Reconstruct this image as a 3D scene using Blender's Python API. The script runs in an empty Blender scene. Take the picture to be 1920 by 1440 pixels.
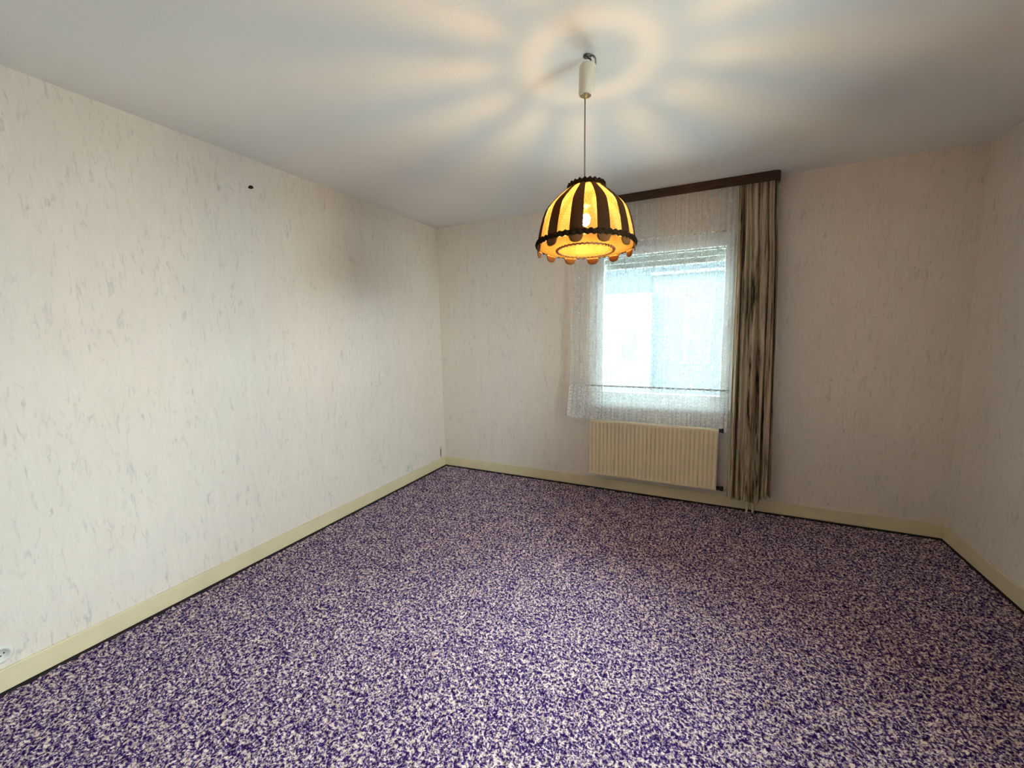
import bpy, bmesh, math, random
import numpy as np
from mathutils import Vector, Matrix

random.seed(7)
rng = np.random.default_rng(11)
scene = bpy.context.scene
C = scene.collection
PI = math.pi

# ------------------------------------------------------------------ camera
cam_data = bpy.data.cameras.new('camera')
cam = bpy.data.objects.new('camera', cam_data)
C.objects.link(cam)
cam_data.sensor_width = 36.0
cam_data.sensor_fit = 'HORIZONTAL'
cam_data.lens = 755.138 / 1920.0 * 36.0
cam_data.clip_start = 0.02
cam_right = Vector((0.90150, 0.43243, -0.01745))
cam_up = Vector((-0.03801, 0.11928, 0.99213))
cam_fwd = Vector((-0.43111, 0.89374, -0.12397))
mw = Matrix.Identity(4)
for i in range(3):
    mw[i][0], mw[i][1], mw[i][2] = cam_right[i], cam_up[i], -cam_fwd[i]
mw.translation = Vector((2.54492, -3.55370, 1.41567))
cam.matrix_world = mw
scene.camera = cam

# ------------------------------------------------------------------ sky, exposure
world = bpy.data.worlds.new('overcast_sky')
scene.world = world
world.use_nodes = True
bg = world.node_tree.nodes['Background']
bg.inputs['Color'].default_value = (0.85, 0.96, 0.985, 1.0)
bg.inputs['Strength'].default_value = 45.0

scene.view_settings.view_transform = 'Standard'
scene.view_settings.look = 'None'
scene.view_settings.gamma = 1.0
scene.view_settings.use_curve_mapping = False
scene.view_settings.exposure = 0.37

scene.cycles.max_bounces = 6
scene.cycles.diffuse_bounces = 4
scene.cycles.glossy_bounces = 2
scene.cycles.transmission_bounces = 4
scene.cycles.transparent_max_bounces = 12
scene.cycles.caustics_reflective = False
scene.cycles.caustics_refractive = False
scene.cycles.use_denoising = True
scene.cycles.use_adaptive_sampling = True
scene.cycles.adaptive_threshold = 0.1

# room numbers (metres): left wall x=0, window wall y=0, floor z=0
RW, RH, RD = 4.0312, 2.5, 4.4
WX0, WX1, WZ0, WZ1 = 1.61, 2.76, 0.78, 2.165      # window opening
VY0, VY1, VZ0, VZ1 = -3.00, -2.20, 0.95, 2.02         # added window for fill daylight, unseen in the right wall
WT = 0.15                                           # window wall thickness

def add_portal(loc, rot, w, h):                     # guides sky sampling to the window openings, gives no light itself
    d = bpy.data.lights.new('window_portal', 'AREA')
    d.shape = 'RECTANGLE'; d.size, d.size_y = w, h
    d.cycles.is_portal = True
    p_ = bpy.data.objects.new('window_portal', d); C.objects.link(p_)
    p_.location = loc; p_.rotation_euler = rot
add_portal(((WX0 + WX1) / 2, WT + 0.01, (WZ0 + WZ1) / 2), (-PI / 2, 0, 0), WX1 - WX0, WZ1 - WZ0)
add_portal((RW + 0.13, (VY0 + VY1) / 2, (VZ0 + VZ1) / 2), (0, PI / 2, 0), VZ1 - VZ0, VY1 - VY0)

# ------------------------------------------------------------------ helpers
def tag(o, label, cat=None, group=None, kind=None):
    o['label'] = label
    if cat: o['category'] = cat
    if group: o['group'] = group
    if kind: o['kind'] = kind
    return o

def obj_from_mesh(name, me, m=None, parent=None):
    o = bpy.data.objects.new(name, me)
    C.objects.link(o)
    if m is not None and len(me.materials) == 0:
        me.materials.append(m)
    if parent is not None:
        o.parent = parent
    return o

def obj(name, bm, m, parent=None, smooth=False, loc=None):
    bmesh.ops.recalc_face_normals(bm, faces=bm.faces)
    me = bpy.data.meshes.new(name)
    bm.to_mesh(me); bm.free()
    if smooth:
        me.polygons.foreach_set('use_smooth', [True] * len(me.polygons))
    o = obj_from_mesh(name, me, m, parent)
    if loc: o.location = loc
    return o

def empty(name, loc=(0, 0, 0)):
    o = bpy.data.objects.new(name, None)
    C.objects.link(o); o.location = loc
    o.empty_display_size = 0.05
    return o

def add_box(bm, x0, x1, y0, y1, z0, z1, bevel=0.0, seg=2):
    vs = [bm.verts.new(p) for p in ((x0,y0,z0),(x1,y0,z0),(x1,y1,z0),(x0,y1,z0),(x0,y0,z1),(x1,y0,z1),(x1,y1,z1),(x0,y1,z1))]
    fs = [bm.faces.new([vs[i] for i in f]) for f in ((3,2,1,0),(4,5,6,7),(0,1,5,4),(1,2,6,5),(2,3,7,6),(3,0,4,7))]
    if bevel > 0:
        es = list({e for f in fs for e in f.edges})
        bmesh.ops.bevel(bm, geom=es, offset=bevel, segments=seg, affect='EDGES', profile=0.5)

def box(name, b, m, parent=None, bevel=0.0, smooth=False):
    bm = bmesh.new(); add_box(bm, *b, bevel=bevel)
    return obj(name, bm, m, parent, smooth)

def add_tube(bm, pts, r, seg=10, caps=True):
    pts = [Vector(p) for p in pts]
    n = len(pts)
    rr = r if isinstance(r, (list, tuple)) else [r] * n
    up = None; rings = []
    for i, p in enumerate(pts):
        t = (pts[min(i + 1, n - 1)] - pts[max(i - 1, 0)]).normalized()
        if up is None:
            up = Vector((0, 0, 1)) if abs(t.z) < 0.9 else Vector((1, 0, 0))
        a = t.cross(up).normalized(); b = a.cross(t).normalized(); up = b
        rings.append([bm.verts.new(p + (a * math.cos(2*PI*k/seg) + b * math.sin(2*PI*k/seg)) * rr[i]) for k in range(seg)])
    for A, B in zip(rings, rings[1:]):
        for k in range(seg):
            bm.faces.new((A[k], A[(k+1) % seg], B[(k+1) % seg], B[k]))
    if caps:
        bm.faces.new(rings[0][::-1]); bm.faces.new(rings[-1])

def tube(name, pts, r, m, parent=None, seg=10):
    bm = bmesh.new(); add_tube(bm, pts, r, seg)
    return obj(name, bm, m, parent, True)

def smooth_pts(pts, n=8):
    P = [Vector(p) for p in pts]; P = [P[0]] + P + [P[-1]]
    out = []
    for i in range(1, len(P) - 2):
        for k in range(n):
            t = k / n
            a, b, c, d = P[i-1], P[i], P[i+1], P[i+2]
            out.append(0.5 * ((2*b) + (c-a)*t + (2*a-5*b+4*c-d)*t*t + (3*b-a-3*c+d)*t**3))
    out.append(P[-2])
    return out

def add_lathe(bm, prof, seg=32, axis='z', center=(0, 0, 0), close_ends=True):
    cx, cy, cz = center
    rings = []
    for r, h in prof:
        ring = []
        for k in range(seg):
            a = 2*PI*k/seg; u, v = r*math.cos(a), r*math.sin(a)
            p = (cx+u, cy+v, cz+h) if axis == 'z' else ((cx+h, cy+u, cz+v) if axis == 'x' else (cx+u, cy+h, cz+v))
            ring.append(bm.verts.new(p))
        rings.append(ring)
    for A, B in zip(rings, rings[1:]):
        for k in range(seg):
            bm.faces.new((A[k], A[(k+1) % seg], B[(k+1) % seg], B[k]))
    if close_ends:
        bm.faces.new(rings[0][::-1]); bm.faces.new(rings[-1])

def lathe(name, prof, m, parent=None, seg=32, axis='z', center=(0,0,0), close_ends=True):
    bm = bmesh.new(); add_lathe(bm, prof, seg, axis, center, close_ends)
    return obj(name, bm, m, parent, True)

def grid_mesh(name, X, Y, Z, U=None, V=None, smooth=True):
    """X, Y, Z: arrays (rows, cols) -> quad grid mesh with UVs."""
    R_, K_ = X.shape
    co = np.stack([X, Y, Z], -1).reshape(-1, 3).astype(np.float32)
    idx = np.arange(R_ * K_).reshape(R_, K_)
    q = np.stack([idx[:-1, :-1], idx[:-1, 1:], idx[1:, 1:], idx[1:, :-1]], -1).reshape(-1, 4)
    me = bpy.data.meshes.new(name)
    me.vertices.add(len(co)); me.vertices.foreach_set('co', co.ravel())
    me.loops.add(q.size); me.loops.foreach_set('vertex_index', q.ravel().astype(np.int32))
    me.polygons.add(len(q))
    me.polygons.foreach_set('loop_start', (np.arange(len(q)) * 4).astype(np.int32))
    me.polygons.foreach_set('use_smooth', np.full(len(q), smooth))
    if U is not None:
        uv = me.uv_layers.new(name='uv')
        UV = np.stack([U, V], -1).reshape(-1, 2)[q.ravel()].astype(np.float32)
        uv.data.foreach_set('uv', UV.ravel())
    me.update(calc_edges=True); me.validate()
    return me

def noise1(x, seed, octaves=3):
    """smooth 1-D value noise in about -1..1"""
    r = np.random.default_rng(seed); out = np.zeros_like(x, dtype=float); amp = 1.0; tot = 0
    for o in range(octaves):
        t = r.uniform(-1, 1, 4096); xs = x * (2 ** o) + 1000.3
        i = np.floor(xs).astype(int); f = xs - i; f = f*f*(3-2*f)
        out += amp * (t[i % 4096] * (1-f) + t[(i+1) % 4096] * f); tot += amp; amp *= 0.5
    return out / tot

# ------------------------------------------------------------------ materials
class NT:
    def __init__(s, name):
        s.m = bpy.data.materials.new(name); s.m.use_nodes = True
        s.t = s.m.node_tree; s.t.nodes.clear()
        s.out = s.n('ShaderNodeOutputMaterial')
    def n(s, kind, **kw):
        nd = s.t.nodes.new(kind)
        for k, v in kw.items(): setattr(nd, k, v)
        return nd
    def l(s, a, b): s.t.links.new(a, b)
    def val(s, sock, v):
        if hasattr(v, 'is_output'): s.l(v, sock)
        else: sock.default_value = v
    def math(s, op, a, b=0.5, clamp=False):
        nd = s.n('ShaderNodeMath', operation=op); nd.use_clamp = clamp
        s.val(nd.inputs[0], a); s.val(nd.inputs[1], b); return nd.outputs[0]
    def ramp(s, fac, stops, interp='LINEAR'):
        nd = s.n('ShaderNodeValToRGB'); cr = nd.color_ramp; cr.interpolation = interp
        while len(cr.elements) < len(stops): cr.elements.new(0.5)
        for e, (p, c) in zip(cr.elements, stops):
            e.position = p; e.color = (*c, 1) if len(c) == 3 else c
        s.l(fac, nd.inputs[0]); return nd.outputs['Color']
    def range(s, v, a, b, c=0.0, d=1.0):
        nd = s.n('ShaderNodeMapRange'); nd.clamp = True
        s.val(nd.inputs[0], v)
        for i, x in enumerate((a, b, c, d)): nd.inputs[i+1].default_value = x
        return nd.outputs[0]
    def mix(s, fac, a, b, blend='MIX'):
        nd = s.n('ShaderNodeMix', data_type='RGBA', blend_type=blend)
        s.val(nd.inputs[0], fac)
        for k, v in ((6, a), (7, b)):
            if hasattr(v, 'is_output'): s.l(v, nd.inputs[k])
            else: nd.inputs[k].default_value = (*v, 1)
        return nd.outputs[2]
    def coord(s, scale=(1,1,1), kind='Object', rot=(0,0,0)):
        tc = s.n('ShaderNodeTexCoord'); mp = s.n('ShaderNodeMapping')
        mp.inputs['Scale'].default_value = scale; mp.inputs['Rotation'].default_value = rot
        s.l(tc.outputs[kind], mp.inputs['Vector']); return mp.outputs[0]
    def noise(s, vec, scale, detail=2, rough=0.5, dist=0.0):
        nd = s.n('ShaderNodeTexNoise'); s.l(vec, nd.inputs['Vector'])
        nd.inputs['Scale'].default_value = scale; nd.inputs['Detail'].default_value = detail
        nd.inputs['Roughness'].default_value = rough; nd.inputs['Distortion'].default_value = dist
        return nd.outputs['Fac']
    def voronoi(s, vec, scale, feature='F1', rand=1.0, out='Distance', dims='3D'):
        nd = s.n('ShaderNodeTexVoronoi', feature=feature, voronoi_dimensions=dims); s.l(vec, nd.inputs['Vector'])
        nd.inputs['Scale'].default_value = scale; nd.inputs['Randomness'].default_value = rand
        return nd.outputs[out]
    def bump(s, h, strength=0.3, dist=0.01):
        nd = s.n('ShaderNodeBump'); s.l(h, nd.inputs['Height'])
        nd.inputs['Strength'].default_value = strength; nd.inputs['Distance'].default_value = dist
        return nd.outputs[0]
    def bsdf(s, color, rough=0.6, metal=0.0, normal=None, spec=0.5, **kw):
        nd = s.n('ShaderNodeBsdfPrincipled')
        if hasattr(color, 'is_output'): s.l(color, nd.inputs['Base Color'])
        else: nd.inputs['Base Color'].default_value = (*color, 1)
        s.val(nd.inputs['Roughness'], rough); nd.inputs['Metallic'].default_value = metal
        nd.inputs['Specular IOR Level'].default_value = spec
        if normal is not None: s.l(normal, nd.inputs['Normal'])
        for k, v in kw.items(): nd.inputs[k].default_value = v
        return nd.outputs[0]
    def shader(s, kind, color, normal=None):
        nd = s.n(kind)
        if hasattr(color, 'is_output'): s.l(color, nd.inputs['Color'])
        else: nd.inputs['Color'].default_value = (*color, 1)
        if normal is not None and 'Normal' in nd.inputs: s.l(normal, nd.inputs['Normal'])
        return nd.outputs[0]
    def mixs(s, fac, a, b):
        nd = s.n('ShaderNodeMixShader'); s.val(nd.inputs[0], fac); s.l(a, nd.inputs[1]); s.l(b, nd.inputs[2]); return nd.outputs[0]
    def done(s, sh):
        s.l(sh, s.out.inputs['Surface']); return s.m

def plain(name, color, rough=0.5, metal=0.0, var=0.06, scale=30, bump=0.0, spec=0.5):
    k = NT(name); v = k.coord()
    f = k.noise(v, scale, 3)
    a = tuple(c * (1 - var) for c in color); b = tuple(min(1, c * (1 + var)) for c in color)
    col = k.ramp(f, [(0.3, a), (0.7, b)])
    nrm = k.bump(k.noise(v, scale * 4, 2), bump, 0.002) if bump else None
    return k.done(k.bsdf(col, rough, metal, nrm, spec))

def make_wallpaper():
    k = NT('wallpaper')
    vf = k.coord((1, 1, 0.24)); vb = k.coord((1, 1, 0.30))
    big = k.noise(k.coord(), 1.3, 2)
    base = k.ramp(big, [(0.3, (0.82, 0.735, 0.652)), (0.7, (0.845, 0.77, 0.695))])
    # soft cloudy streaks of the print
    soft = k.noise(vf, 14, 3, 0.6)
    base = k.mix(k.range(soft, 0.35, 0.75, 0.0, 0.22), base, (0.66, 0.60, 0.53))
    # darker short vertical flecks, in loose clusters
    fl = k.noise(vf, 46, 3, 0.62, 1.0)
    clus = k.noise(k.coord((1, 1, 0.6)), 7, 2)
    m = k.math('MULTIPLY', k.range(fl, 0.56, 0.72), k.range(clus, 0.30, 0.58))
    base = k.mix(k.math('MULTIPLY', m, 0.52), base, (0.44, 0.415, 0.385))
    # pale flecks
    lf = k.noise(k.coord((1, 1, 0.25)), 41, 1, 0.6)
    base = k.mix(k.range(lf, 0.64, 0.76, 0, 0.35), base, (0.88, 0.84, 0.78))
    h = k.math('ADD', k.math('MULTIPLY', k.noise(vb, 55, 2, 0.6), 1.0), k.math('MULTIPLY', m, -0.8))
    n = k.bump(h, 0.32, 0.006)
    return k.done(k.shader('ShaderNodeBsdfDiffuse', base, n))

def make_ceiling():
    k = NT('ceiling_paint'); v = k.coord()
    col = k.ramp(k.noise(v, 2.0, 3), [(0.3, (0.88, 0.875, 0.845)), (0.7, (0.90, 0.895, 0.87))])
    n = k.bump(k.noise(v, 130, 3, 0.6), 0.22, 0.004)
    return k.done(k.shader('ShaderNodeBsdfDiffuse', col, n))

def make_carpet():
    k = NT('carpet_pile'); v = k.coord((1, 1, 0.0))
    a = k.noise(v, 60, 3, 0.72)
    low = k.noise(v, 11, 2, 0.5)
    b = k.noise(v, 120, 2, 0.6)
    f = k.math('ADD', k.math('ADD', k.math('MULTIPLY', a, 0.76), k.math('MULTIPLY', low, 0.12)), k.math('MULTIPLY', b, 0.32))
    col = k.ramp(f, [(0.495, (0.026, 0.009, 0.085)), (0.57, (0.085, 0.042, 0.170)), (0.625, (0.38, 0.29, 0.35)), (0.70, (0.86, 0.69, 0.63))])
    n = k.bump(k.noise(v, 260, 2, 0.6), 0.6, 0.006)
    return k.done(k.shader('ShaderNodeBsdfDiffuse', col, n))

def make_lace(name, cover_lo, cover_hi, sc, glow):
    k = NT(name)
    tc = k.n('ShaderNodeTexCoord'); uv = tc.outputs['UV']
    sep = k.n('ShaderNodeSeparateXYZ'); k.l(uv, sep.inputs[0])
    # openwork columns every 14 cm of cloth
    band = k.math('PINGPONG', k.math('ADD', sep.outputs[0], 0.03), 0.07)
    openm = k.range(band, 0.046, 0.052)
    nd = k.n('ShaderNodeTexNoise', noise_dimensions='2D'); k.l(uv, nd.inputs['Vector'])
    nd.inputs['Scale'].default_value = sc; nd.inputs['Detail'].default_value = 0.0; nd.inputs['Distortion'].default_value = 0.0
    swirl = k.range(k.math('ABSOLUTE', k.math('SUBTRACT', nd.outputs['Fac'], 0.5)), 0.05, 0.11, 1.0, 0.0)
    # rosettes of holes in the openwork columns
    fl = k.voronoi(uv, sc * 0.75, 'F1', 0.35, dims='2D')
    holes = k.range(fl, 0.30, 0.40, 0.0, 1.0)
    pat = k.mix(openm, swirl, holes)
    cov = k.range(pat, 0.0, 1.0, cover_lo, cover_hi)
    cloth = k.mixs(0.115, k.shader('ShaderNodeBsdfDiffuse', (0.95, 0.96, 0.95)), k.shader('ShaderNodeBsdfTranslucent', glow))
    clear = k.shader('ShaderNodeBsdfTransparent', (1, 1, 1))
    return k.done(k.mixs(cov, clear, cloth))

def make_drape(name, light, dark):
    k = NT(name)
    tc = k.n('ShaderNodeTexCoord'); mp = k.n('ShaderNodeMapping'); k.l(tc.outputs['UV'], mp.inputs[0])
    mp.inputs['Scale'].default_value = (1.0, 0.035, 1)
    f = k.noise(mp.outputs[0], 46, 4, 0.68, 0.25)
    s = k.math('ADD', k.math('MULTIPLY', f, 0.85), k.math('MULTIPLY', k.noise(mp.outputs[0], 300, 1, 0.6), 0.15))
    mid = tuple((a * 0.5 + b * 0.5) for a, b in zip(light, dark))
    col = k.ramp(s, [(0.37, dark), (0.45, mid), (0.56, light)])
    n = k.bump(s, 0.5, 0.004)
    sh = k.mixs(0.10, k.bsdf(col, 0.9, 0, n, 0.1), k.shader('ShaderNodeBsdfTranslucent', col))
    return k.done(sh)

def make_shade_fabric(name, tint, trans, clear_amt):
    k = NT(name)
    tc = k.n('ShaderNodeTexCoord'); sep = k.n('ShaderNodeSeparateXYZ'); k.l(tc.outputs['UV'], sep.inputs[0])
    w1 = k.math('PINGPONG', sep.outputs[0], 0.0016); w2 = k.math('PINGPONG', sep.outputs[1], 0.0016)
    jn = k.n('ShaderNodeTexNoise', noise_dimensions='2D'); k.l(tc.outputs['UV'], jn.inputs['Vector']); jn.inputs['Scale'].default_value = 260; jn.inputs['Detail'].default_value = 1.0; j = jn.outputs['Fac']
    gap = k.math('MULTIPLY', k.range(w1, 0.0004, 0.0013), k.range(w2, 0.0004, 0.0013))
    c = k.math('MULTIPLY', k.math('ADD', k.math('MULTIPLY', gap, 1.2), k.range(j, 0.42, 0.7)), clear_amt, clamp=True)
    col = k.ramp(j, [(0.35, tuple(x * 0.80 for x in tint)), (0.65, tint)])
    cloth = k.mixs(trans, k.shader('ShaderNodeBsdfDiffuse', (0.32, 0.25, 0.15)), k.shader('ShaderNodeBsdfTranslucent', col))
    return k.done(k.mixs(c, cloth, k.shader('ShaderNodeBsdfTransparent', (1.0, 0.82, 0.56))))

def make_velvet():
    k = NT('brown_velvet'); v = k.coord()
    col = k.ramp(k.noise(v, 400, 2), [(0.3, (0.020, 0.010, 0.004)), (0.7, (0.045, 0.024, 0.010))])
    b = k.bsdf(col, 0.9, 0, None, 0.1)
    return k.done(k.mixs(0.35, b, k.shader('ShaderNodeBsdfTranslucent', (0.003, 0.0011, 0.0004))))

def make_emit(name, color, strength):
    k = NT(name); e = k.n('ShaderNodeEmission'); e.inputs[0].default_value = (*color, 1); e.inputs[1].default_value = strength
    return k.done(e.outputs[0])

def make_glass():
    k = NT('window_glass')
    g = k.n('ShaderNodeBsdfGlossy'); g.inputs['Roughness'].default_value = 0.02
    fr = k.n('ShaderNodeFresnel'); fr.inputs[0].default_value = 1.45
    t = k.shader('ShaderNodeBsdfTransparent', (0.95, 0.98, 0.975))
    return k.done(k.mixs(fr.outputs[0], t, g.outputs[0]))

def make_wood():
    k = NT('dark_rail_wood'); v = k.coord((0.12, 1, 1))
    col = k.ramp(k.noise(v, 60, 4, 0.6, 0.4), [(0.35, (0.032, 0.014, 0.007)), (0.65, (0.085, 0.040, 0.018))])
    return k.done(k.bsdf(col, 0.45, 0, None, 0.4))

M = {
    'wallpaper': make_wallpaper(), 'ceiling': make_ceiling(), 'carpet': make_carpet(),
    'baseboard': plain('cream_gloss_paint', (0.77, 0.655, 0.43), 0.4, var=0.05, scale=6, bump=0.05),
    'radiator': plain('cream_enamel', (0.90, 0.76, 0.53), 0.35, var=0.04, scale=5),
    'white_plastic': plain('white_plastic', (0.74, 0.72, 0.66), 0.4),
    'cream_plastic': plain('yellowed_plastic', (0.66, 0.60, 0.49), 0.4, var=0.03),
    'black': plain('black_rubber', (0.012, 0.012, 0.012), 0.6),
    'dark_metal': plain('dark_steel', (0.08, 0.07, 0.06), 0.45, 0.7),
    'grey_cable': plain('grey_cable', (0.20, 0.19, 0.17), 0.5),
    'brown_cord': plain('brown_cord', (0.16, 0.10, 0.07), 0.6),
    'brass': plain('old_brass', (0.45, 0.30, 0.12), 0.4, 0.8),
    'white_frame': plain('white_window_frame', (0.78, 0.79, 0.77), 0.35, var=0.02),
    'shutter': plain('pale_shutter_plastic', (0.46, 0.52, 0.48), 0.5, var=0.03),
    'knob_white': plain('white_knob_plastic', (0.90, 0.89, 0.86), 0.3, var=0.01),
    'glass': make_glass(), 'rail': make_wood(),
    'lace': make_lace('lace_net', 0.13, 0.72, 44, (0.84, 0.97, 1.0)), 'lace_dense': make_lace('lace_flounce', 0.60, 0.88, 46, (0.84, 0.97, 1.0)),
    'lace_tape': plain('lace_tape', (0.50, 0.53, 0.53), 0.9),
    'drape': make_drape('brown_drape_yarn', (0.70, 0.57, 0.39), (0.035, 0.023, 0.010)),
    'drape_hem': make_drape('brown_drape_hem', (0.72, 0.585, 0.40), (0.055, 0.037, 0.018)),
    'fabric': make_shade_fabric('shade_linen', (0.080, 0.054, 0.0125), 0.75, 0.46),
    'fabric_low': make_shade_fabric('shade_bottom_linen', (0.085, 0.049, 0.0100), 0.8, 0.20),
    'fabric_top': make_shade_fabric('shade_top_linen', (0.085, 0.057, 0.0135), 0.75, 0.42),
    'bulb_glass': make_glass(),
    'fringe': make_shade_fabric('shade_fringe', (0.24, 0.068, 0.009), 0.6, 0.0),
    'velvet': make_velvet(),
    'tab': plain('velvet_tab', (0.14, 0.055, 0.015), 0.9, spec=0.1),
    'bulb': make_emit('bulb_glow', (1.0, 0.66, 0.30), 2300.0),
    'gap_shade': plain('gap_shade_black', (0.016, 0.012, 0.014), 0.9),  # near-black, paints the shadow gap between boards and carpet
    'hole': plain('dark_hole', (0.02, 0.017, 0.013), 0.9),
    'dimmed_white': plain('dimmed_white_render', (0.022, 0.027, 0.028), 0.9, var=0.03, scale=3),  # white render darkened to keep the facade dim behind the lace
    'dimmed_grey': plain('dimmed_grey_render', (0.009, 0.018, 0.022), 0.9, var=0.05, scale=3),  # grey render darkened likewise, holds the bright outdoors down
    'roof_tile': plain('slate_roof', (0.16, 0.17, 0.18), 0.8),
    'grass': plain('pale_gravel', (0.82, 0.83, 0.80), 0.95, var=0.06, scale=4),
    'paving': plain('pale_paving', (0.86, 0.87, 0.85), 0.9, var=0.08, scale=2),
}

# ------------------------------------------------------------------ the room shell
FZ = -0.012                                          # carpet surface, just below the boards
nx, ny = 500, 530
gx = np.linspace(-0.06, RW + 0.06, nx); gy = np.linspace(-RD - 0.06, 0.06, ny)
X, Y = np.meshgrid(gx, gy)
hgt = rng.normal(0, 1, X.shape)
soft = (hgt + np.roll(hgt, 1, 0) + np.roll(hgt, 1, 1) + np.roll(np.roll(hgt, 1, 0), 1, 1)) / 2.0
Z = FZ + 0.0016 * hgt + 0.0018 * soft
Xj = X + rng.normal(0, 0.0014, X.shape); Yj = Y + rng.normal(0, 0.0014, X.shape)
floor = obj_from_mesh('floor', grid_mesh('floor', Xj, Yj, Z, None, None, True), M['carpet'])
tag(floor, 'mottled purple and beige fitted carpet covering the whole floor', 'floor', kind='structure')

tag(box('ceiling', (-0.12, RW + 0.12, -RD - 0.12, WT, RH, RH + 0.15), M['ceiling']),
    'white textured ceiling with a pendant lamp hanging from it', 'ceiling', kind='structure')

wl = tag(box('wall_left', (-0.12, 0, -RD, WT, -0.05, RH), M['wallpaper']),
         'pale flecked wallpaper wall on the left with a small dark hole', 'wall', kind='structure')
WT2 = 0.12
bm = bmesh.new()
ys_ = [-RD, VY0, VY1, WT]; zs_ = [-0.05, VZ0, VZ1, RH]
def vq2(*p): bm.faces.new([bm.verts.new(c) for c in p])
for xx in (RW, RW + WT2):
    for i in range(3):
        for j in range(3):
            if i == 1 and j == 1: continue
            vq2((xx, ys_[i], zs_[j]), (xx, ys_[i+1], zs_[j]), (xx, ys_[i+1], zs_[j+1]), (xx, ys_[i], zs_[j+1]))
for za in (VZ0, VZ1, -0.05, RH):
    a_, b2 = (VY0, VY1) if za in (VZ0, VZ1) else (-RD, WT)
    vq2((RW, a_, za), (RW, b2, za), (RW + WT2, b2, za), (RW + WT2, a_, za))
for ya in (VY0, VY1): vq2((RW, ya, VZ0), (RW, ya, VZ1), (RW + WT2, ya, VZ1), (RW + WT2, ya, VZ0))
bmesh.ops.remove_doubles(bm, verts=bm.verts, dist=1e-5)
tag(obj('wall_right', bm, M['wallpaper']),
    'pale flecked wallpaper wall at the right edge', 'wall', kind='structure')
tag(box('wall_front', (-0.12, RW + 0.12, -RD - 0.12, -RD, -0.05, RH), M['wallpaper']),
    'pale flecked wallpaper wall opposite the window', 'wall', kind='structure')

bm = bmesh.new()
xs = [0, WX0, WX1, RW]; zs = [-0.05, WZ0, WZ1, RH]
def vq(*p): bm.faces.new([bm.verts.new(c) for c in p])
for yy in (0.0, WT):
    for i in range(3):
        for j in range(3):
            if i == 1 and j == 1: continue
            vq((xs[i], yy, zs[j]), (xs[i+1], yy, zs[j]), (xs[i+1], yy, zs[j+1]), (xs[i], yy, zs[j+1]))
vq((WX0, 0, WZ0), (WX1, 0, WZ0), (WX1, WT, WZ0), (WX0, WT, WZ0)); vq((WX0, 0, WZ1), (WX1, 0, WZ1), (WX1, WT, WZ1), (WX0, WT, WZ1))
vq((WX0, 0, WZ0), (WX0, WT, WZ0), (WX0, WT, WZ1), (WX0, 0, WZ1)); vq((WX1, 0, WZ0), (WX1, WT, WZ0), (WX1, WT, WZ1), (WX1, 0, WZ1))
vq((0, 0, RH), (RW, 0, RH), (RW, WT, RH), (0, WT, RH)); vq((0, 0, -0.05), (RW, 0, -0.05), (RW, WT, -0.05), (0, WT, -0.05))
bmesh.ops.remove_doubles(bm, verts=bm.verts, dist=1e-5)
wall_back = obj('wall_back', bm, M['wallpaper'])
tag(wall_back, 'beige flecked wallpaper wall with the curtained window', 'wall', kind='structure')

# wallpaper tear in the far left corner
bm = bmesh.new()
tp = [(0.0, 0.0), (0.006, 0.03), (0.009, 0.07), (0.004, 0.12), (-0.004, 0.075), (-0.005, 0.03)]
f = bm.faces.new([bm.verts.new((0.0008, -0.085 + a, 0.100 + b)) for a, b in tp])
r_ = bmesh.ops.extrude_face_region(bm, geom=[f])
for v in [g for g in r_['geom'] if isinstance(g, bmesh.types.BMVert)]: v.co.x += 0.0016
obj('wallpaper_tear', bm, M['hole'], wl)['label'] = 'dark curled tear in the wallpaper near the corner'

# baseboards: 9.3 cm boards standing 2 mm off the paper
BH, BT = 0.093, 0.012
def board(name, b, label):
    o = box(name, b, M['baseboard'], bevel=0.0025)
    return tag(o, label, 'baseboard', kind='structure')
board('baseboard_left', (0.002, BT, -RD, -BT, 0.0, BH), 'cream painted baseboard along the left wall')
board('baseboard_back', (0.0, RW, -BT, -0.002, 0.0, BH), 'cream painted baseboard under the window and radiator')
board('baseboard_right', (RW - BT, RW - 0.002, -RD, -BT, 0.0, BH), 'cream painted baseboard along the right wall')
board('baseboard_front', (BT, RW - BT, -RD + 0.002, -RD + BT, 0.0, BH), 'cream painted baseboard opposite the window')

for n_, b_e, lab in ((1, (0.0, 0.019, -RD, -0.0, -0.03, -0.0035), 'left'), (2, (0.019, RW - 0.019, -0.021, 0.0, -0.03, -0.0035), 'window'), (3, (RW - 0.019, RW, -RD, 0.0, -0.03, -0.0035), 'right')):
    tag(box('gap_shade_strip_%d' % n_, b_e, M['gap_shade'], bevel=0.002), 'dark strip added as gap shade below the %s wall baseboard' % lab, 'gap_shade_strip', kind='structure')  # added strips, the shade under the boards put into their colour

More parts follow.
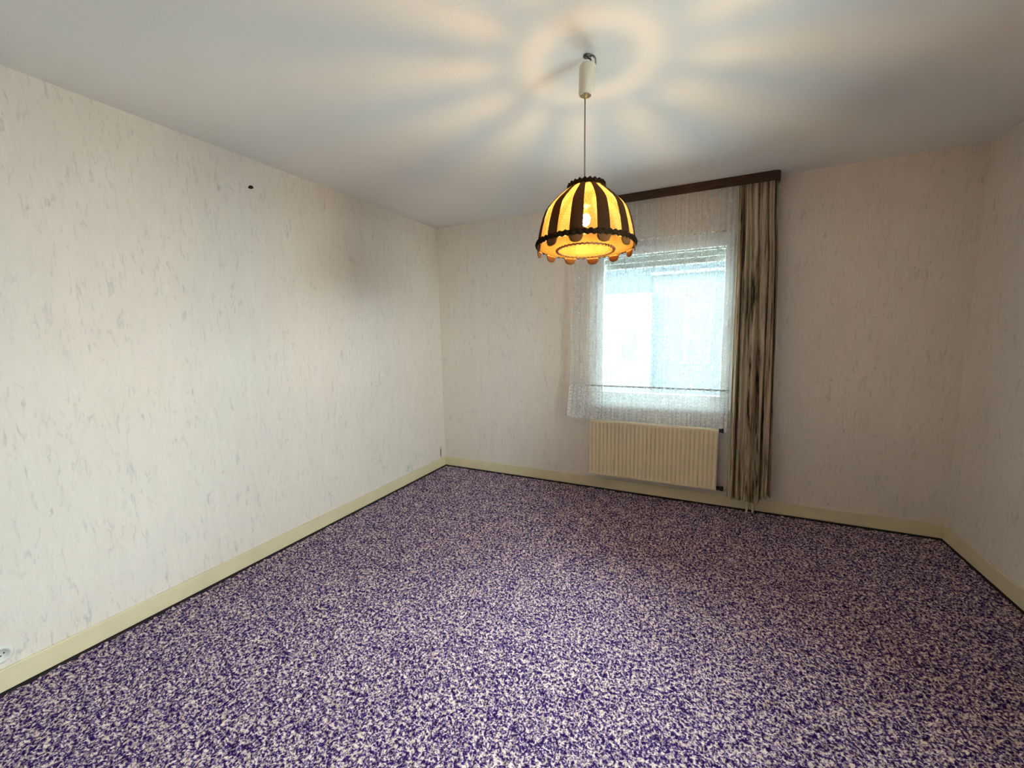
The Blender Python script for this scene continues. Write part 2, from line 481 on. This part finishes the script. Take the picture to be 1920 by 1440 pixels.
# ------------------------------------------------------------------ window
win = empty('window_1', ((WX0 + WX1) / 2, 0.08, WZ0))
tag(win, 'white framed window behind the lace curtain', 'window', kind='structure')
def wbox(name, x0, x1, y0, y1, z0, z1, m, parent=win, bevel=0.004):
    p = win.location
    return box(name, (x0 - p.x, x1 - p.x, y0 - p.y, y1 - p.y, z0 - p.z, z1 - p.z), m, parent, bevel)
fw = 0.055
wbox('frame_side', WX0, WX0 + fw, 0.055, 0.115, WZ0, WZ1, M['white_frame'])
wbox('frame_side', WX1 - fw, WX1, 0.055, 0.115, WZ0, WZ1, M['white_frame'])
wbox('frame_top', WX0 + fw, WX1 - fw, 0.055, 0.115, WZ1 - fw, WZ1, M['white_frame'])
wbox('frame_bottom', WX0 + fw, WX1 - fw, 0.055, 0.115, WZ0, WZ0 + fw, M['white_frame'])
sx0, sx1, sz0, sz1, sw = WX0 + fw - 0.01, WX1 - fw + 0.01, WZ0 + fw - 0.01, WZ1 - fw + 0.01, 0.06
wbox('sash_side', sx0, sx0 + sw, 0.040, 0.09, sz0, sz1, M['white_frame'])
s2 = wbox('sash_side', sx1 - sw, sx1, 0.040, 0.09, sz0, sz1, M['white_frame'])
wbox('sash_top', sx0 + sw, sx1 - sw, 0.040, 0.09, sz1 - sw, sz1, M['white_frame'])
wbox('sash_bottom', sx0 + sw, sx1 - sw, 0.040, 0.09, sz0, sz0 + sw, M['white_frame'])
wbox('pane', sx0 + sw - 0.005, sx1 - sw + 0.005, 0.063, 0.067, sz0 + sw - 0.005, sz1 - sw + 0.005, M['glass'], bevel=0)
bm = bmesh.new(); p = win.location
add_box(bm, sx1 - 0.045 - p.x, sx1 - 0.015 - p.x, 0.030 - p.y, 0.040 - p.y, 1.44 - p.z, 1.51 - p.z, 0.003)
add_box(bm, sx1 - 0.038 - p.x, sx1 - 0.022 - p.x, -0.005 - p.y, 0.030 - p.y, 1.465 - p.z, 1.485 - p.z, 0.003)
add_box(bm, sx1 - 0.040 - p.x, sx1 - 0.020 - p.x, -0.015 - p.y, -0.003 - p.y, 1.365 - p.z, 1.487 - p.z, 0.004)
obj('window_handle', bm, M['white_plastic'], win)
wbox('sill', WX0 - 0.02, WX1 + 0.02, -0.025, 0.055, WZ0 - 0.022, WZ0 + 0.004, M['white_frame'], bevel=0.005)
wbox('sill_outside', WX0, WX1, 0.115, WT + 0.04, WZ0 - 0.01, WZ0 + 0.01, M['white_frame'], bevel=0.003)
for i in range(4):                                   # shutter let down a little way
    z1 = WZ1 - 0.02 - i * 0.048
    wbox('shutter_slat', WX0 + 0.002, WX1 - 0.002, 0.122, 0.134, z1 - 0.045, z1, M['shutter'], bevel=0.004)

fill_win = empty('added_fill_window', (RW + 0.06, (VY0 + VY1) / 2, VZ0))  # made-up opening that lets in fill daylight from out of view
tag(fill_win, 'unseen white framed window added in the right wall for fill daylight', 'window', kind='structure')
def fill_win_box(name, x0, x1, y0, y1, z0, z1, m, bevel=0.004):
    p = fill_win.location
    return box(name, (x0 - p.x, x1 - p.x, y0 - p.y, y1 - p.y, z0 - p.z, z1 - p.z), m, fill_win, bevel)
fa, fb = RW + 0.045, RW + 0.095
fill_win_box('frame_side', fa, fb, VY0, VY0 + 0.06, VZ0, VZ1, M['white_frame'])  # frame side of the added fill window
fill_win_box('frame_side', fa, fb, VY1 - 0.06, VY1, VZ0, VZ1, M['white_frame'])  # frame side of the added fill window
fill_win_box('frame_top', fa, fb, VY0 + 0.06, VY1 - 0.06, VZ1 - 0.06, VZ1, M['white_frame'])
fill_win_box('frame_bottom', fa, fb, VY0 + 0.06, VY1 - 0.06, VZ0, VZ0 + 0.06, M['white_frame'])
fill_win_box('pane', RW + 0.068, RW + 0.072, VY0 + 0.055, VY1 - 0.055, VZ0 + 0.055, VZ1 - 0.055, M['glass'], 0)
fill_win_box('sill', RW - 0.03, fa, VY0 - 0.02, VY1 + 0.02, VZ0 - 0.022, VZ0 + 0.004, M['white_frame'], 0.005)

# ------------------------------------------------------------------ outside
side = box('side_bounce_ground', (RW + 0.14, 30, -20, WT + 0.02, -0.75, -0.55), M['grass'])  # unseen ground added to bounce daylight up to the ceiling
tag(side, 'pale gravel ground added beside the house to bounce daylight inside', 'ground', kind='structure')
yard = box('garden_ground', (-14, 18, WT + 0.02, 30, -0.75, -0.55), M['grass'])
tag(yard, 'pale gravel ground outside the window', 'ground', kind='structure')
pav = box('garden_path', (-14, 18, 0.3, 5.5, -0.55, -0.53), M['paving'])
tag(pav, 'pale paved path outside the window', 'path', kind='structure')
HY = 9.0
nh = empty('neighbour_house', (1.5, HY, -0.55)); hp = nh.location
tag(nh, 'neighbouring house seen faintly through the lace, widened and darkened to block sky', 'house')
def hbox(name, x0, x1, y0, y1, z0, z1, m, parent=nh):
    return box(name, (x0 - hp.x, x1 - hp.x, y0 - hp.y, y1 - hp.y, z0 - hp.z, z1 - hp.z), m, parent)
hbox('house_wall', -14.0, 1.05, HY, HY + 4, -0.55, 2.55, M['dimmed_white'])  # house walls stretched sideways to block low sky light
hbox('house_wall', 1.05, 18.0, HY + 0.4, HY + 4, -0.55, 3.95, M['dimmed_grey'])
hbox('gutter', 1.0, 18.1, HY + 0.22, HY + 0.4, 3.05, 3.13, M['dimmed_white'])
hbox('upper_wall', -14.0, 1.05, HY + 0.5, HY + 4, 2.55, 3.95, M['dimmed_grey'])
bm = bmesh.new()
rp = [(-14.3 - hp.x, -0.4), (-14.3 - hp.x, 4.4), (18.3 - hp.x, 4.4), (18.3 - hp.x, -0.4)]
a = [bm.verts.new((x, y, 4.5)) for x, y in rp]; b_ = [bm.verts.new((-14.3 - hp.x, 2.0, 5.1)), bm.verts.new((18.3 - hp.x, 2.0, 5.1))]
for fc in ((a[0], a[3], b_[1], b_[0]), (a[1], b_[0], b_[1], a[2]), (a[0], b_[0], a[1]), (a[3], a[2], b_[1]), (a[0], a[1], a[2], a[3])): bm.faces.new(fc)
obj('roof', bm, M['roof_tile'], nh)
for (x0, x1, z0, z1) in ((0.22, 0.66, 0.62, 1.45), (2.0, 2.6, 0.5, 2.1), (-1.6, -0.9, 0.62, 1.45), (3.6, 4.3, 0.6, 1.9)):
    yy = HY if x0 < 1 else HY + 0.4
    w = hbox('house_window', x0 - 0.06, x1 + 0.06, yy - 0.03, yy, z0 - 0.06, z1 + 0.06, M['dimmed_white'])
    hbox('house_pane', x0, x1, yy - 0.04, yy - 0.03, z0, z1, M['dimmed_grey'], w)

# ------------------------------------------------------------------ curtain rail
rail = empty('curtain_rail', (2.2, -0.06, RH))
tag(rail, 'dark brown wooden curtain rail fixed to the ceiling above the window', 'curtain rail')
RX0, RX1, RY, RZ = 1.40, 2.968, -0.128, 2.437
def rbox(name, x0, x1, y0, y1, z0, z1, m, bevel=0.0):
    p = rail.location
    return box(name, (x0 - p.x, x1 - p.x, y0 - p.y, y1 - p.y, z0 - p.z, z1 - p.z), m, rail, bevel)
bm = bmesh.new()                                     # fascia with rounded ends returning to the wall
out_, inn = [], []
R1, TH = 0.05, 0.016
for k in range(9):
    a = PI/2 * k/8
    out_.append((RX1 - R1 + R1*math.sin(a), RY + R1 - R1*math.cos(a))); inn.append((RX1 - R1 + (R1-TH)*math.sin(a), RY + R1 - (R1-TH)*math.cos(a)))
outl = [(RX0 + RX1 - x, y) for x, y in out_][::-1] + out_ ; innl = [(RX0 + RX1 - x, y) for x, y in inn][::-1] + inn
outl = [(RX0, -0.001)] + outl + [(RX1, -0.001)]; innl = [(RX0 + TH, -0.001)] + innl + [(RX1 - TH, -0.001)]
p = rail.location
A = [[bm.verts.new((x - p.x, y - p.y, z - p.z)) for x, y in L] for L, z in ((outl, RZ), (innl, RZ), (innl, RH - 0.001), (outl, RH - 0.001))]
for i in range(len(outl) - 1):
    for j in range(4):
        bm.faces.new((A[j][i], A[j][i+1], A[(j+1) % 4][i+1], A[(j+1) % 4][i]))
for i in (0, len(outl) - 1): bm.faces.new([A[j][i] for j in range(4)])
obj('fascia', bm, M['rail'], rail)
rbox('track', RX0 + 0.03, RX1 - 0.03, -0.105, -0.03, RH - 0.022, RH - 0.001, M['white_plastic'])

# ------------------------------------------------------------------ lace curtain
LX0, LX1, LZT = 1.468, 2.704, 2.462
def lace_sheet(name, z_top, z_bot, rows, cols, y0, amp_t, amp_b, freq, seed, flare_l, flare_r, full, scallop=0.0, xt=(LX0, LX1), lean=0.0, lat=0.85):
    u = np.linspace(0, 1, cols); t = np.linspace(0, 1, rows)
    Uu, T = np.meshgrid(u, t)
    ph = freq * (Uu + 0.018 * noise1(Uu * 9, seed, 2))
    ph2 = ph + 0.12 * noise1(Uu * 14 + T * 1.3, seed + 5, 2)
    am = amp_t + (amp_b - amp_t) * T
    loc = 0.55 + 0.45 * noise1(Uu * 11, seed + 1, 2) + 0.25
    wv = np.sin(2*PI*ph2) + 0.35 * np.sin(2*PI*ph2*2.3 + 1.1)
    Yv = y0 + lean * T - am * loc * wv + 0.008 * noise1(Uu * 4 + 3*T, seed + 2, 2) * T
    x0 = xt[0] - flare_l * T; x1 = xt[1] + flare_r * T
    Xv = x0 + (x1 - x0) * Uu - am * lat * loc * np.cos(2*PI*ph2) * np.sin(PI*np.clip(Uu*30, 0, .5)) * np.sin(PI*np.clip((1-Uu)*30, 0, .5))
    zb = z_bot + scallop * np.sin(2*PI*ph2*0.5) + 0.004 * noise1(Uu * 60, seed + 3, 2)
    Zv = z_top + (zb - z_top) * T
    Um = Uu * (xt[1] - xt[0]) * full; Vm = Zv
    return grid_mesh(name, Xv, Yv, Zv, Um, Vm)
lace = empty('lace_curtain', (2.1, -0.07, LZT)); lp = lace.location
tag(lace, 'white patterned lace net curtain hanging over the window', 'curtain')
def put(name, me, m, parent, root):
    o = obj_from_mesh(name, me, m, parent)
    me.transform(Matrix.Translation(-root.location)); return o
put('net_panel', lace_sheet('net_panel', LZT, 0.962, 60, 1100, -0.060, 0.006, 0.014, 25, 3, 0.012, 0.012, 1.9, lean=-0.050), M['lace'], lace, lace)
put('flounce', lace_sheet('flounce', 0.962, 0.668, 24, 1100, -0.116, 0.008, 0.014, 36, 9, 0.022, 0.006, 2.2, 0.006, (LX0 - 0.012, LX1 + 0.012), lean=-0.014), M['lace_dense'], lace, lace)
ut = np.linspace(0, 1, 500); phh = 25 * (ut + 0.018 * noise1(ut * 9, 3, 2))
bmx = np.stack([LX0 - 0.012 + (LX1 - LX0 + 0.024) * ut] * 2); 
tape_y = -0.114 - 0.010 * np.sin(2*PI*phh)
put('seam_tape', grid_mesh('seam_tape', bmx, np.stack([tape_y - 0.004, tape_y - 0.004]), np.stack([0.964 + 0*ut, 0.952 + 0*ut])), M['lace_tape'], lace, lace)

# ------------------------------------------------------------------ brown side drape
drape = empty('side_drape', (2.86, -0.09, 0.12)); dp = drape.location
tag(drape, 'brown and beige streaked drape gathered at the right of the lace', 'curtain')
def drape_xyz(u, t, off=0.0):
    n = 5.0
    ph = n * (u + 0.03 * noise1(u * 5, 41, 2)) + 0.25 * noise1(u * 4 + t * 1.5, 42, 2) * t
    amp = (0.016 + 0.025 * np.clip(t * 4, 0, 1)) * (0.8 + 0.4 * noise1(u * 8, 43, 1))
    wv = np.sin(2*PI*ph) + 0.35*np.sin(2*PI*ph*2.7 + 0.5 + 1.2*t)
    y = -0.078 - 0.058 * np.clip(t * 2, 0, 1) - amp * wv - 0.004 * noise1(u * 30 + t * 2, 44, 2) - off
    x0 = 2.712 + 0.030 * t - 0.012 * t * t; x1 = 2.958 + 0.010 * np.clip(t*5, 0, 1) + 0.050 * t
    sq = 1 - 0.05 * np.exp(-((t - 0.12) / 0.1) ** 2)
    x = x0 + (x1 - x0) * ((u - 0.5) * sq + 0.5) - 0.55 * amp * np.cos(2*PI*ph) * np.sin(PI * u)
    return x, y
def drape_bottom(u):
    return 0.125 + 0.05 * np.clip((u - 0.75) * 4, 0, 1) + 0.012 * noise1(u * 22, 47, 2)
u = np.linspace(0, 1, 420); t = np.linspace(0, 1, 90)
Uu, T = np.meshgrid(u, t)
Xd, Yd = drape_xyz(Uu, T)
Zd = 2.462 + (drape_bottom(Uu) - 2.462) * T
put('drape_cloth', grid_mesh('drape_cloth', Xd, Yd, Zd, Uu * 0.75, Zd), M['drape'], drape, drape)
th = np.linspace(0.925, 0.999, 10); Uu, T = np.meshgrid(u, th)
Xd, Yd = drape_xyz(Uu, T, 0.0022)
put('drape_hem', grid_mesh('drape_hem', Xd, Yd, 2.462 + (drape_bottom(Uu) - 2.462) * T, Uu * 0.75, 2.462 + (drape_bottom(Uu) - 2.462) * T), M['drape_hem'], drape, drape)

# ------------------------------------------------------------------ radiator
rad = empty('radiator', (2.145, -0.075, 0.15)); rp_ = rad.location
tag(rad, 'cream ribbed panel radiator below the window', 'radiator')
QX0, QX1, QZ0, QZ1, QF, QB = 1.632, 2.660, 0.150, 0.648, -0.104, -0.062
ncol = 31; per = 12
ux = np.linspace(0, ncol, ncol * per + 1)
zz = np.array([0, 0.004, 0.010, 0.022, 0.034, 0.044, 0.25, 0.454, 0.464, 0.476, 0.488, 0.494, 0.498]) + QZ0
Ug, Zg = np.meshgrid(ux, zz)
fr = Ug - np.floor(Ug + 0.5)                          # -0.5..0.5 around each groove
groove = np.exp(-(fr / 0.17) ** 2)
zm = np.clip((Zg - QZ0 - 0.016) / 0.028, 0, 1) * np.clip((QZ1 - 0.016 - Zg) / 0.028, 0, 1); zm = zm*zm*(3-2*zm)
edge = np.clip(np.minimum(Ug, ncol - Ug) / 0.3, 0, 1)
endz = np.clip(np.minimum(Zg - QZ0, QZ1 - Zg) / 0.010, 0, 1)
Yg = QF + 0.012 * groove * zm + 0.010 * (1 - np.sqrt(np.clip(1 - (1 - edge)**2, 0, 1))) + 0.010 * (1 - np.sqrt(np.clip(1 - (1 - endz)**2, 0, 1)))
put('front_panel', grid_mesh('front_panel', QX0 + (QX1 - QX0) * Ug / ncol, Yg, Zg), M['radiator'], rad, rad)
def qbox(name, b, m, bevel=0.0, parent=rad):
    return box(name, (b[0]-rp_.x, b[1]-rp_.x, b[2]-rp_.y, b[3]-rp_.y, b[4]-rp_.z, b[5]-rp_.z), m, parent, bevel)
qbox('body', (QX0 + 0.001, QX1 - 0.001, QF + 0.0135, QB, QZ0 + 0.001, QZ1 - 0.001), M['radiator'], 0.003)
for x in (1.85, 2.44): qbox('bracket', (x - 0.015, x + 0.015, QB - 0.001, -0.001, 0.25, 0.55), M['radiator'], 0.002)
def qv(x, y, z): return (x - rp_.x, y - rp_.y, z - rp_.z)
bm = bmesh.new()
add_lathe(bm, [(0.009, 0), (0.014, 0.003), (0.014, 0.022), (0.018, 0.024), (0.018, 0.034), (0.012, 0.036)], 16, 'x', qv(QX1 - 0.004, -0.083, 0.636))
valve = obj('valve', bm, M['black'], rad, True)
lathe('knob', [(0.012, 0), (0.021, 0.004), (0.023, 0.014), (0.021, 0.040), (0.016, 0.046)], M['knob_white'], valve, 20, 'x', qv(QX1 + 0.031, -0.083, 0.642))
bm = bmesh.new()
add_lathe(bm, [(0.010, 0), (0.016, 0.003), (0.016, 0.03), (0.020, 0.033), (0.020, 0.05), (0.012, 0.054)], 16, 'x', qv(QX1 - 0.004, -0.083, 0.168))
obj('return_valve', bm, M['black'], rad, True)
tube('pipe', smooth_pts([qv(QX1 + 0.030, -0.083, 0.168), qv(2.71, -0.075, 0.168), qv(2.74, -0.045, 0.166), qv(2.80, -0.027, 0.164), qv(2.862, -0.026, 0.155), qv(2.879, -0.027, 0.10), qv(2.880, -0.027, -0.02)]), 0.0085, M['radiator'], rad)
tube('pipe', smooth_pts([qv(QX1 + 0.02, -0.070, 0.625), qv(2.71, -0.040, 0.620), qv(2.80, -0.024, 0.615), qv(2.905, -0.022, 0.58), qv(2.920, -0.024, 0.35), qv(2.922, -0.027, 0.10), qv(2.922, -0.027, -0.02)]), 0.0085, M['radiator'], rad)

# ------------------------------------------------------------------ pendant lamp
lamp = empty('pendant_lamp', (2.078, -1.849, RH)); Lp = lamp.location
tag(lamp, 'pendant lamp with a dome shade of glowing linen and brown velvet stripes', 'lamp')
def lv(x, y, z): return (x - Lp.x, y - Lp.y, z - Lp.z)
# hook and ceiling cable
bm = bmesh.new()
add_tube(bm, smooth_pts([(0.004, 0, 0.0), (0.004, 0, -0.010), (0.014, 0, -0.018), (0.012, 0, -0.032), (0.0, 0, -0.037), (-0.011, 0, -0.030), (-0.010, 0, -0.020)]), 0.0032, 8)
obj('hook', bm, M['dark_metal'], lamp, True)
lathe('hook_plate', [(0.016, -0.0005), (0.016, -0.004), (0.009, -0.008)], M['dark_metal'], lamp, 20)
tube('ceiling_cable', smooth_pts([(0.004, 0.004, -0.001), (0.020, 0.002, -0.004), (0.032, 0, -0.018), (0.033, 0, -0.036), (0.028, 0, -0.050)]), 0.0035, M['grey_cable'], lamp)
# canopy cup, leaning
cup = lathe('canopy', [(0.012, 0.0), (0.030, -0.002), (0.0335, -0.010), (0.0325, -0.030), (0.0265, -0.104), (0.0255, -0.110), (0.0225, -0.112), (0.0215, -0.106), (0.008, -0.104)], M['cream_plastic'], lamp, 32)
cup.location = (0.003, 0, -0.034); cup.rotation_euler = (0, math.radians(5.5), 0)
lathe('gland', [(0.007, -0.102), (0.0085, -0.106), (0.007, -0.120), (0.004, -0.122)], M['brass'], cup, 16)
tube('cord', [lv(2.070, -1.849, 2.360), lv(2.0695, -1.849, 2.2), lv(2.070, -1.849, 2.0)], 0.0028, M['brown_cord'], lamp, 8)
# shade, hanging a little askew
SZ = 1.773                                            # rim height
PROF = [(0.070, 0.232), (0.088, 0.217), (0.118, 0.190), (0.146, 0.162), (0.168, 0.130), (0.186, 0.072), (0.194, 0.030), (0.197, 0.0)]
def prof_at(t):
    P = smooth_prof; i = min(int(t * (len(P) - 1)), len(P) - 2); f = t * (len(P) - 1) - i
    return P[i][0] * (1-f) + P[i+1][0] * f, P[i][1] * (1-f) + P[i+1][1] * f
smooth_prof = [(v.x, v.z) for v in smooth_pts([(r, 0, z) for r, z in PROF], 4)]
bm = bmesh.new()
def ring_pts(r, z, n=48): return [(r*math.cos(2*PI*k/n), r*math.sin(2*PI*k/n), z) for k in range(n + 1)]
add_tube(bm, ring_pts(0.068, 0.232), 0.0018, 6, False); add_tube(bm, ring_pts(0.194, 0.0, 64), 0.0022, 6, False)
for k in range(3):                                    # spider holding the lamp holder
    a = 2*PI*k/3 + 0.4; add_tube(bm, [(0.016*math.cos(a), 0.016*math.sin(a), 0.205), (0.068*math.cos(a), 0.068*math.sin(a), 0.232)], 0.0016, 6)
frame = obj('shade_frame', bm, M['dark_metal'], lamp, True)
frame.location = (2.0735 - Lp.x, -1.849 - Lp.y, SZ - Lp.z)
NP = 12; A0 = math.radians(-64.4 + 5.0 - 90 + 90)
def shade_patch(name, a0, a1, off, puff, m, na=8, nt=28, edge_dark=False):
    T = np.linspace(0, 1, nt); A_ = np.linspace(0, 1, na)
    Av, Tv = np.meshgrid(A_, T)
    pr = np.array([prof_at(t_) for t_ in T])
    r = pr[:, 0][:, None] + off + puff * (1 - (2*Av - 1)**2); z = pr[:, 1][:, None] + 0*Av
    ang = a0 + (a1 - a0) * Av
    s = np.concatenate([[0], np.cumsum(np.hypot(np.diff(pr[:, 0]), np.diff(pr[:, 1])))])[:, None] + 0*Av
    me = grid_mesh(name, r*np.cos(ang), r*np.sin(ang), z, (Av - 0.5) * (a1 - a0) * pr[:, 0][:, None], s)
    return obj_from_mesh(name, me, m, frame)
STEP = 2*PI/NP; VIEW = math.atan2(-3.5537 + 1.849, 2.545 - 2.0735)   # azimuth of the side that faces the room
first = {}
for k in range(NP):
    c = VIEW + math.radians(5.0) + k*STEP
    shade_patch('linen_panel', c - STEP*0.27, c + STEP*0.27, 0.0, 0.0015, M['fabric'])
    cb = c + STEP/2
    shade_patch('velvet_band', cb - STEP*0.245, cb + STEP*0.245, 0.0022, 0.003, M['velvet'])
    # rounded velvet tab below the rim
    bm = bmesh.new(); rows = []
    W2 = STEP*0.255; n = 10; hgt_ = 0.034
    for side in (0.0018, -0.0018):
        top = []; bot = []
        for i in range(n + 1):
            v = -1 + 2*i/n; a = cb + v*W2
            d = hgt_ * (0.45 + 0.55 * math.sqrt(max(0, 1 - v*v)))  if abs(v) < 0.999 else hgt_*0.42
            top.append(bm.verts.new(((0.199+side)*math.cos(a), (0.199+side)*math.sin(a), 0.004)))
            bot.append(bm.verts.new(((0.200+side)*math.cos(a), (0.200+side)*math.sin(a), -d)))
        rows.append((top, bot))
    (t0, b0), (t1, b1) = rows
    for i in range(n):
        bm.faces.new((t0[i], t0[i+1], b0[i+1], b0[i])); bm.faces.new((t1[i+1], t1[i], b1[i], b1[i+1]))
        bm.faces.new((b0[i], b0[i+1], b1[i+1], b1[i])); bm.faces.new((t0[i+1], t0[i], t1[i], t1[i+1]))
    bm.faces.new((t0[0], b0[0], b1[0], t1[0])); bm.faces.new((t0[n], t1[n], b1[n], b0[n]))
    obj('rim_tab', bm, M['tab'], frame, True)
def ruffle(name, r, z, tr, waves, amp, m, seg=8, n=240, zamp=0.0, flat=1.0):
    bm = bmesh.new(); rings = []
    for k in range(n):
        a = 2*PI*k/n; w = math.sin(waves*a) + 0.4*math.sin(waves*2.37*a + 1)
        rc = r + amp*w; zc = z + zamp*math.sin(waves*a*1.0 + 1.3)
        rings.append([bm.verts.new(((rc + tr*math.cos(b))*math.cos(a), (rc + tr*math.cos(b))*math.sin(a), zc + tr*flat*math.sin(b))) for b in [2*PI*j/seg for j in range(seg)]])
    for k in range(n):
        A_, B_ = rings[k], rings[(k+1) % n]
        for j in range(seg): bm.faces.new((A_[j], A_[(j+1) % seg], B_[(j+1) % seg], B_[j]))
    return obj(name, bm, m, frame, True)
ruffle('top_ruffle', 0.0725, 0.237, 0.0058, 22, 0.0018, M['velvet'], zamp=0.003, flat=2.2)
ruffle('rim_braid', 0.2010, 0.004, 0.0062, 52, 0.0019, M['velvet'], n=416, zamp=0.0022, flat=1.7)
# bottom: linen ring sloping in, fringe, and a linen disc
def disc_ring(name, r0, z0, r1, z1, m, nr=8, na=72):
    Rr, Aa = np.meshgrid(np.linspace(0, 1, nr), np.linspace(0, 2*PI, na + 1), indexing='ij')
    r = r0 + (r1 - r0)*Rr; z = z0 + (z1 - z0)*Rr
    me = grid_mesh(name, r*np.cos(Aa), r*np.sin(Aa), z, r*np.cos(Aa), r*np.sin(Aa))
    return obj_from_mesh(name, me, m, frame)
disc_ring('bottom_ring', 0.193, -0.006, 0.118, -0.016, M['fabric_low'])
disc_ring('bottom_disc', 0.117, -0.015, 0.0005, -0.015, M['fabric'])
ruffle('bottom_fringe', 0.117, -0.018, 0.0042, 40, 0.0022, M['fringe'], n=280, zamp=0.002)
# lamp holder and bulb
lathe('lamp_holder', [(0.006, 0.262), (0.012, 0.255), (0.018, 0.235), (0.021, 0.205), (0.021, 0.165), (0.016, 0.160)], M['black'], frame, 24)
bulb = lathe('bulb', [(0.012, 0.160), (0.013, 0.150), (0.020, 0.135), (0.026, 0.118), (0.027, 0.104), (0.022, 0.088), (0.012, 0.078), (0.003, 0.075)], M['bulb_glass'], frame, 24)
lathe('filament', [(0.002, 0.131), (0.011, 0.126), (0.018, 0.116), (0.018, 0.104), (0.013, 0.092), (0.002, 0.086)], M['bulb'], frame, 16)
lathe('carrier_plate', [(0.021, 0.214), (0.037, 0.214), (0.037, 0.217), (0.021, 0.217)], M['black'], frame, 32, close_ends=False)
disc_ring('top_cloth', 0.0685, 0.228, 0.037, 0.2155, M['fabric_top'], 4, 60)
frame.rotation_mode = 'QUATERNION'
frame.rotation_quaternion = (Matrix.Rotation(math.radians(-1.0), 3, Vector((math.cos(VIEW), math.sin(VIEW), 0))) @
                             Matrix.Rotation(math.radians(-3.0), 3, Vector((-math.sin(VIEW), math.cos(VIEW), 0)))).to_quaternion()

# ------------------------------------------------------------------ small wall things
def socket(y, z, label):
    s = empty('wall_socket', (0.0, y, z)); tag(s, label, 'socket', 'round wall sockets above the left baseboard')
    lathe('cover_plate', [(0.036, 0.0005), (0.037, 0.004), (0.033, 0.009), (0.0215, 0.010), (0.0205, 0.004), (0.002, 0.0035)], M['white_plastic'], s, 32, 'x')
    for d in (-0.0095, 0.0095): lathe('pin_hole', [(0.0028, 0.003), (0.0028, 0.0042)], M['hole'], s, 12, 'x', (0, d, 0.0035))
    lathe('screw', [(0.003, 0.0035), (0.0026, 0.005)], M['dark_metal'], s, 12, 'x', (0, 0, -0.005))
    return s
socket(-0.609, 0.146, 'small round white wall socket near the far left corner')
socket(-3.121, 0.154, 'round white wall socket cut off by the left picture edge')
bm = bmesh.new()
add_lathe(bm, [(0.004, -0.001), (0.011, 0.0006), (0.009, 0.004), (0.005, 0.012), (0.003, 0.016)], 12, 'x', (0, 0, 0))
for v in bm.verts: v.co.y *= 1.5 + 0.25*math.sin(9*v.co.z*100); v.co.z += 0.25*v.co.y
o = obj('wall_nail', bm, M['hole'], None, True, (0.0, -1.902, 2.331))
tag(o, 'small dark nail sticking out high on the left wall', 'nail')
